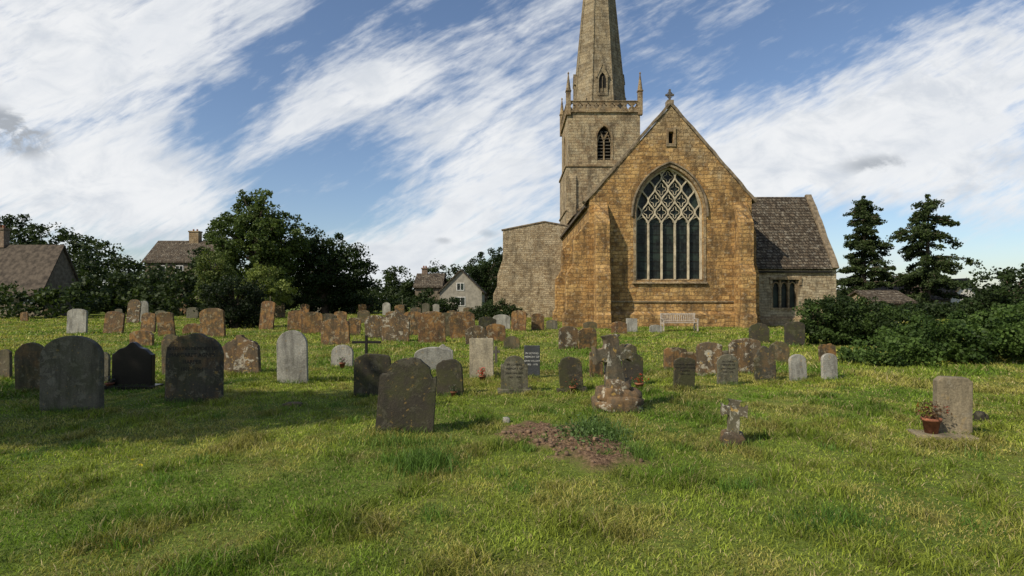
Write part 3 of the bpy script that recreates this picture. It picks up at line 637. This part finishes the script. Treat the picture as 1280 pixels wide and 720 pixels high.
# ================= houses
def house(name,x0,x1,y0,y1,ze,zr,axis,wall,roof,chim=(),wins=(),over=.3,cm=None):
    e=empty(name,((x0+x1)/2,(y0+y1)/2,0)); mi=Matrix.Translation((-(x0+x1)/2,-(y0+y1)/2,0))
    def P(o): o.parent=e; o.matrix_parent_inverse=mi
    c=(y0+y1)/2 if axis=='X' else (x0+x1)/2; a0,a1,b0,b1=(y0,y1,x0,x1) if axis=='X' else (x0,x1,y0,y1)
    sl=(zr-ze)/(c-a0)
    P(prism('walls',[[(a0,-.3),(a1,-.3),(a1,ze),(c,zr-.15),(a0,ze)]],b0,b1,axis,wall))
    P(prism('roof',[[(a0-over,ze-over*sl+.1),(c,zr+.1),(a1+over,ze-over*sl+.1),(a1+over,ze-over*sl-.1),(c,zr-.1),(a0-over,ze-over*sl-.1)]],b0-.25,b1+.25,axis,roof))
    for (x,y,z0,z1,s) in chim:
        a=Acc(); a.box(x-s,x+s,y-s*.7,y+s*.7,z0,z1); a.box(x-s-.08,x+s+.08,y-s*.7-.08,y+s*.7+.08,z1+.002,z1+.2); P(a.out('chimney',cm or M_brick))
        a=Acc(); a.tube([(x-s*.4,y,z1+.2),(x-s*.4,y,z1+.5)],[.13,.11],8); a.tube([(x+s*.4,y,z1+.2),(x+s*.4,y,z1+.5)],[.13,.11],8); P(a.out('chimney_pots',M_terra))
    for (x,z,w,h) in wins:
        P(boxo('window_glass',x-w/2,x+w/2,y0-.03,y0-.01,z,z+h,M_glass)); a=Acc()
        a.box(x-w/2-.07,x-w/2,y0-.07,y0-.005,z-.07,z+h+.07); a.box(x+w/2,x+w/2+.07,y0-.07,y0-.005,z-.07,z+h+.07); a.box(x-w/2,x+w/2,y0-.068,y0-.005,z+h,z+h+.07); a.box(x-w/2,x+w/2,y0-.068,y0-.005,z-.07,z); a.box(x-.03,x+.03,y0-.06,y0-.031,z,z+h); P(a.out('window_frame',M_frame))
    return e
house('thatched_cottage',-64,-46,55,59.5,3.2,7.2,'X',M_dwall,M_thatch,chim=[(-52.2,57.3,7,8.8,.5)],wins=[(-47.5,1.4,1.,1.),(-50,1.4,1.2,1.1),(-54,1.2,1.2,1.1)],over=.6)
house('stone_house',-52.5,-43.3,80,87,7.3,10.4,'X',M_dwall,M_roof,chim=[(-47.2,83.5,9.9,11.7,.7),(-44.4,83.5,9.9,10.9,.45)],wins=[(-50,5.2,1.,1.3),(-47.5,5.2,1.,1.3)],cm=M_dress)
house('gabled_cottage',-9.8,-4.1,76,84,2.9,5.75,'Y',M_grey,M_roof,wins=[(-7,.9,1.2,1.1),(-7,3.,.9,.9)])
house('tiled_cottage',-13.5,-9.9,78,84,3.6,5.4,'X',M_dwall,M_roof,chim=[(-12.6,81,5,6.1,.4)])
house('white_house',47,50.5,60,67,2.0,3.9,'Y',M_white,M_roof,wins=[(48,.5,.9,.9),(49.5,.5,.8,.9)])
house('tiled_house',42,46.9,63,69,2.0,3.6,'X',M_aisle,M_tile,wins=[(44,.5,1.,.9)])
house('stone_cottage',33,36.5,51,56,1.5,2.5,'X',M_aisle,M_roof,wins=[(34,.4,.8,.8)])
# ================= trees
def foliage_clusters(C,R,per,leaf,cd,cl,flat=.75):
    n=len(C); d=rng.normal(0,1,(n,per,3)); d/=np.linalg.norm(d,axis=2)[...,None]
    rr=rng.random((n,per,1))**.45
    P=C[:,None,:]+d*rr*R[:,None,None]*np.array([1,1,flat])
    k=rng.random((n,1,1))*.75+.25*rng.random((n,per,1)); col=np.array(cd)*(1-k)+np.array(cl)*k
    col=col*(.75+.5*rng.random((n,per,1)))
    return leafquads(P.reshape(-1,3),leaf,col.reshape(-1,3),.2,.75)
def ell(ells,n):
    out=[]; vol=np.array([e[3]*e[4]*e[5] for e in ells])**.75; vol/=vol.sum()
    for e,v in zip(ells,vol):
        m=max(3,int(n*v)); d=rng.normal(0,1,(m,3)); d/=np.linalg.norm(d,axis=1)[:,None]
        r=(rng.random((m,1))**.3)*(.9+.25*rng.random((m,1))); out.append(np.array(e[:3])+d*r*np.array(e[3:6]))
    C=np.concatenate(out); C=C[C[:,2]>.1]; return C
def tree(name,x,y,trunk_h,tr,ells,nc,per,crad,leaf,cd,cl,limbs=26):
    e=empty(name,(x,y,0)); C=ell(ells,nc); R=crad*rng.uniform(.6,1.3,len(C))
    V,c=foliage_clusters(C,R,per,leaf,cd,cl); fastmesh('foliage',V,4,c,M_leaf,e)
    a=Acc(); topz=max(q[2] for q in ells)
    a.tube([(0,0,-.2),(.05,0,trunk_h*.5),(-.05,.05,trunk_h),(0,0,topz)],[tr*1.3,tr,tr*.8,tr*.3],9)
    for i in rng.choice(len(C),min(limbs,len(C)),replace=False):
        t=C[i]; s0=rng.uniform(trunk_h*.7,max(trunk_h,topz*.8)); s0=min(s0,t[2]) if t[2]>trunk_h*.6 else trunk_h*.6
        mid=((t[0])*.45,t[1]*.45,s0+(t[2]-s0)*.65); a.tube([(0,0,s0),mid,tuple(t)],[tr*.4,tr*.22,tr*.06],5)
    a.out('trunk_and_limbs',M_bark,e); return e
DK=(.014,.025,.008); MD=(.036,.060,.016); LT=(.10,.14,.035); YG=(.20,.24,.06)
tree('broadleaf_tree',-28.,61,3,.45,[(0,0,7.6,4.4,4,4.),(.6,0,11.2,2.4,2.4,2.6),(-2.8,0,9.0,2.0,2.2,2.8),(3.2,0,8.4,2.4,2.6,2.8),(-.5,0,5,4.6,3,3.4)],480,65,.72,.27,MD,LT)
tree('broadleaf_tree',-22.4,67,2.5,.4,[(0,0,5,5.2,4,4.4),(-2,0,7.0,3,3,3),(2.6,0,4.6,3.6,3,3.4)],360,60,.85,.28,DK,(.04,.065,.018))
tree('yellow_green_tree',-22.3,50,1.5,.2,[(0,0,3.1,1.7,1.7,1.9),(.8,0,2.4,1.9,1.7,1.4),(-1,0,2.4,1.5,1.5,1.3)],180,60,.45,.17,(.11,.14,.035),YG)
tree('willow_tree',-28.3,53,2,.25,[(0,0,4.2,1.7,1.7,2.4),(.3,0,2.6,2,2,1.6)],150,70,.5,.18,MD,(.15,.18,.05))
tree('yew_tree',-16.6,33.5,1,.3,[(0,0,1.6,1.9,1.7,1.4),(.3,0,.8,2.,1.8,.9)],190,80,.4,.12,(.010,.017,.006),(.022,.036,.012))
tree('broadleaf_tree',-4.2,88,2.5,.4,[(1,0,6,3.6,3,3.6),(3,0,6.5,2.6,3,3),(-1.5,0,5,2.6,2.5,2.5)],240,60,.75,.26,DK,MD)
tree('dark_tree',26.7,30,1.2,.2,[(0,0,1.9,2.3,2,1.5),(1.9,0,2.3,2,2,1.5),(-.7,0,1.0,2,1.5,1)],200,70,.5,.15,DK,MD)
tree('broadleaf_tree',-15.8,3.6,3,.35,[(0,0,6.5,3.0,2.2,2.4),(1.2,0.3,7.5,2.,1.6,1.8),(-1.5,0,6,2.4,1.8,2)],200,60,.6,.22,MD,LT)
tree('broadleaf_tree',-11.6,3.3,3,.3,[(0,0,6.6,2.4,1.5,1.7),(1.2,0,7.,1.8,1.1,1.3)],130,55,.55,.2,MD,LT)
def mass(name,lst,per,crad,leaf,cd,cl,dens=1.):
    Cs=[];Rs=[]
    for (px,Y,top,wpx) in lst:
        X=(px-640)/F*Y; h=(H+(HY-top)*Y/F)*1.03; w=wpx*Y/F/2
        n=int(dens*max(20,min(260,w*h*2.4))); C=ell([(X,Y,h*.45,w,w*.8,h*.5),(X+w*.3*rng.uniform(-1,1),Y,h*.7,w*.6,w*.6,h*.27)],n); Cs.append(C); Rs.append(crad*rng.uniform(.6,1.3,len(C)))
    V,c=foliage_clusters(np.concatenate(Cs),np.concatenate(Rs),per,leaf,cd,cl); fastmesh(name,V,4,c,M_leaf)
mass('distant_trees',[(15,82,266,70),(55,80,278,60),(90,78,284,60),(125,75,300,60),(-30,80,262,80),(-90,80,280,80),(150,70,314,55),(185,68,330,60),(225,67,332,60),(262,70,312,50),(250,95,305,60),(120,66,325,60),(160,60,340,60),(200,58,343,60),(235,57,343,60),(405,72,314,60),(428,74,338,50),(455,95,352,40),(478,92,340,40),(497,90,332,34),(512,88,345,30),(430,90,360,60),(545,110,326,30),(565,112,332,40),(520,110,350,60),(605,100,322,40),(470,100,360,60),(590,100,350,50),(20,50,358,90),(70,50,360,80),(112,54,350,60),(625,95,314,30),(350,75,330,60),(380,78,335,60),(532,74,362,26)],42,.95,.36,(.013,.024,.009),(.05,.074,.021))
mass('distant_trees',[(1055,80,355,60),(1100,85,362,80),(1150,80,368,60),(1200,90,364,80),(1260,85,356,90),(1340,80,350,120),(1065,62,372,40),(1250,50,365,60),(1120,75,378,70),(1420,70,340,120),(1175,52,385,60)],42,.9,.32,(.013,.024,.009),(.045,.07,.022))
lst=[(px,150,360+random.uniform(-4,4),90) for px in range(-500,1900,55)]
mass('distant_treeline',lst,30,1.8,.7,(.02,.03,.016),(.045,.06,.025),.5)
n=600; C=np.stack([rng.uniform(-75,-6,n),rng.uniform(66,68,n),rng.uniform(.1,1.7,n)],1); V,c=foliage_clusters(C,np.full(n,.5),55,.22,DK,MD); fastmesh('boundary_hedge',V,4,c,M_leaf)
n=450; C=np.stack([rng.uniform(22,70,n),rng.uniform(47,49,n),rng.uniform(.1,1.2,n)],1); V,c=foliage_clusters(C,np.full(n,.5),55,.22,DK,MD); fastmesh('boundary_hedge',V,4,c,M_leaf)
def bush(name,lst,per,crad,leaf,cd,cl,n):
    C=ell(lst,n); V,c=foliage_clusters(C,crad*rng.uniform(.6,1.3,len(C)),per,leaf,cd,cl); fastmesh(name,V,4,c,M_leaf)
bush('shrub',[(11.5,20.5,.8,1.1,1,.95),(12.9,21,.8,1.2,1,.85),(13.9,20,.6,1.2,1,.7)],90,.28,.09,DK,(.06,.10,.023),330)
bush('laurel_bush',[(9.8,14.4,.3,1.0,.9,.42),(11.,14.6,.5,1.2,1.1,.6),(12.4,14.8,.6,1.3,1.2,.7),(13.9,15,.65,1.4,1.3,.85),(15.5,15.3,.7,1.5,1.4,.9),(17.2,16,.8,1.5,1.4,1.),(9.1,14.2,.15,.8,.6,.25)],110,.24,.08,(.020,.042,.009),(.085,.14,.03),680)
bush('shrub',[(-1.5,45,.7,1.6,1,.9),(-.2,44.5,.5,1.2,1,.7),(-2.7,45,.4,1,1,.5)],80,.35,.12,DK,MD,120)
def conifer(name,x,y,h,prof,droop,seed,gap=.55,cd=DK,cl=(.065,.095,.03),dens=7,cr=.34):
    R=random.Random(seed); e=empty(name,(x,y,0)); a=Acc(); a.tube([(0,0,-.2),(0,0,h*.5),(.1,0,h*.97)],[.3,.2,.03],8); C=[];Rd=[]
    z=h*.08
    while z<h*.97:
        t=z/h
        for q in range(R.choice([4,5,5])):
            th=R.uniform(0,6.28); L=prof(t)*R.uniform(.45,1.3)
            pts=[]
            for s_ in range(6):
                u=s_/5; pts.append((math.cos(th)*L*u,math.sin(th)*L*u,z+ L*(.25*u-droop*u*u)))
            a.tube(pts,[.06*(1-.15*i) for i in range(6)],4)
            for s_ in range(max(4,int(L*dens))):
                u=R.uniform(.1,1)**.8
                C.append((math.cos(th)*L*u+R.gauss(0,.16),math.sin(th)*L*u+R.gauss(0,.16),z+L*(.25*u-droop*u*u)-R.uniform(-.05,.3))); Rd.append(R.uniform(.6,1.25)*cr)
        z+=gap*R.uniform(.5,1.3)
    for i in range(12): C.append((.08*R.gauss(0,1),.08*R.gauss(0,1),h*R.uniform(.88,1.0))); Rd.append(.22)
    V,c=foliage_clusters(np.array(C),np.array(Rd),26,.2,cd,cl,.65); fastmesh('foliage',V,4,c,M_leaf,e); a.out('trunk_and_branches',M_bark,e)
conifer('conifer_tree',37.7,60,12.7,lambda t: 3.3*(min(1,t*6))*(1-t)**.5*(.85+.2*math.sin(t*23))+.25,.28,3,.38,dens=6)
conifer('conifer_tree',42.3,57,12.4,lambda t: 5.0*(1-t)**.55*(.82+.3*math.sin(t*19))+.4,.42,12,.5,dens=6,cr=.37)
# ================= sky
w=bpy.data.worlds.new('World'); scn.world=w; w.use_nodes=True; nb=NB(w.node_tree); bg=w.node_tree.nodes['Background']
EL=40; sd=Vector((-.80,-.60,0)).normalized()
sky=nb.n.new('ShaderNodeTexSky'); sky.sky_type='NISHITA'; sky.sun_disc=False; sky.sun_elevation=math.radians(EL); sky.sun_rotation=math.atan2(sd.x,sd.y); sky.air_density=1.; sky.dust_density=.8; sky.ozone_density=1.6
dirv=nb.n.new('ShaderNodeTexCoord').outputs['Generated']; x,y,z=nb.sep(dirv)
ys=nb.m('MAXIMUM',nb.m('ABSOLUTE',y),.12); u=nb.m('DIVIDE',x,ys); v=nb.m('DIVIDE',z,ys)
def blob(px,py,rx,ry,rot,amp):
    u0=(px-640)/F; v0=(HY-py)/F; c,s=math.cos(math.radians(rot)),math.sin(math.radians(rot))
    A1=c*F/rx; A2=s*F/rx; A0=-(u0*A1+v0*A2); B1=-s*F/ry; B2=c*F/ry; B0=-(u0*B1+v0*B2)
    a=nb.m('MULTIPLY_ADD',u,A1,nb.m('MULTIPLY_ADD',v,A2,A0)); b=nb.m('MULTIPLY_ADD',u,B1,nb.m('MULTIPLY_ADD',v,B2,B0))
    q=nb.m('MULTIPLY_ADD',a,a,nb.m('MULTIPLY',b,b)); return nb.m('MULTIPLY',nb.m('POWER',.3679,q),amp)
tot=0.16
for bl in [(90,60,220,125,15,1.),(60,245,190,75,0,.85),(200,245,100,40,-20,.6),(600,190,120,70,30,.85),(480,110,65,40,20,.65),(530,310,150,45,10,.65),(1150,150,240,70,12,.95),(990,205,150,50,20,.8),(1230,230,150,40,0,.6),(1210,50,160,40,15,.35),(620,50,190,24,25,.35),(370,165,80,24,30,.5),(840,200,110,80,0,.35),
           (330,95,150,36,35,-.5),(300,205,60,45,0,-.35),(430,262,70,32,20,-.2),(1170,292,180,24,-5,-.5),(900,55,150,40,15,-.2)]:
    tot=nb.m('ADD',tot,blob(*bl))
c30,s30=math.cos(math.radians(28)),math.sin(math.radians(28))
ur=nb.m('MULTIPLY_ADD',u,c30,nb.m('MULTIPLY',v,s30)); vr=nb.m('MULTIPLY_ADD',v,c30,nb.m('MULTIPLY',u,-s30))
nA=nb.noise(nb.comb(nb.m('MULTIPLY',ur,1.5),nb.m('MULTIPLY',vr,5.0),2.3),1.8,8,.62,.5)
nB=nb.noise(nb.comb(u,nb.m('MULTIPLY',v,1.8),5.),8,6,.6,.4)
nC=nb.noise(nb.comb(nb.m('MULTIPLY',ur,.6),nb.m('MULTIPLY',vr,2.6),8.),24,4,.6,.3)
dens=nb.m('ADD',tot,nb.m('MULTIPLY_ADD',nb.m('SUBTRACT',nA,.5),2.3,nb.m('MULTIPLY_ADD',nb.m('SUBTRACT',nB,.5),1.1,nb.m('MULTIPLY',nb.m('SUBTRACT',nC,.5),1.1))))
al=nb.mr(dens,.0,1.0)
dk=nb.m('ADD',nb.m('ADD',blob(15,165,60,30,-20,1.2),blob(1095,205,66,17,5,.75)),nb.m('ADD',blob(555,300,18,9,0,.6),blob(610,292,22,9,0,.6)))
dk=nb.m('MULTIPLY',dk,nb.mr(nB,.3,.55))
dka=nb.mr(dk,.3,.85); al=nb.m('MULTIPLY',nb.m('MAXIMUM',al,dka),.97)
cl=nb.mix(nb.mr(nB,.42,.72),(.90,.91,.92),(.66,.70,.755))
cl=nb.mix(nb.mr(nA,.42,.68,0,.45),cl,(.70,.74,.80))
cl=nb.mix(nb.m('MULTIPLY',dka,.85),cl,(.33,.36,.40))
skyc=nb.mix(1.,sky.outputs[0],(.115,.118,.125),'MULTIPLY')
nb.put(bg.inputs['Color'],nb.mix(al,skyc,cl)); bg.inputs['Strength'].default_value=1.
L_=bpy.data.lights.new('sun','SUN'); L_.energy=5.0; L_.angle=math.radians(.6); L_.color=(1,.89,.72); so=bpy.data.objects.new('sun',L_); link(so)
d=Vector((sd.x*math.cos(math.radians(EL)),sd.y*math.cos(math.radians(EL)),math.sin(math.radians(EL)))); so.rotation_euler=d.to_track_quat('Z','Y').to_euler(); so.location=(-20,-10,30)
cam=bpy.data.cameras.new('camera'); cam.sensor_width=36; cam.lens=36*F/1280; cam.shift_y=(HY-360)/1280; cam.clip_end=3000; cam.clip_start=.05
co=bpy.data.objects.new('camera',cam); co.location=(0,0,H); co.rotation_euler=(math.pi/2,0,0); link(co); scn.camera=co
scn.view_settings.view_transform='Standard'; scn.view_settings.look='None'; scn.view_settings.exposure=0
print('done')
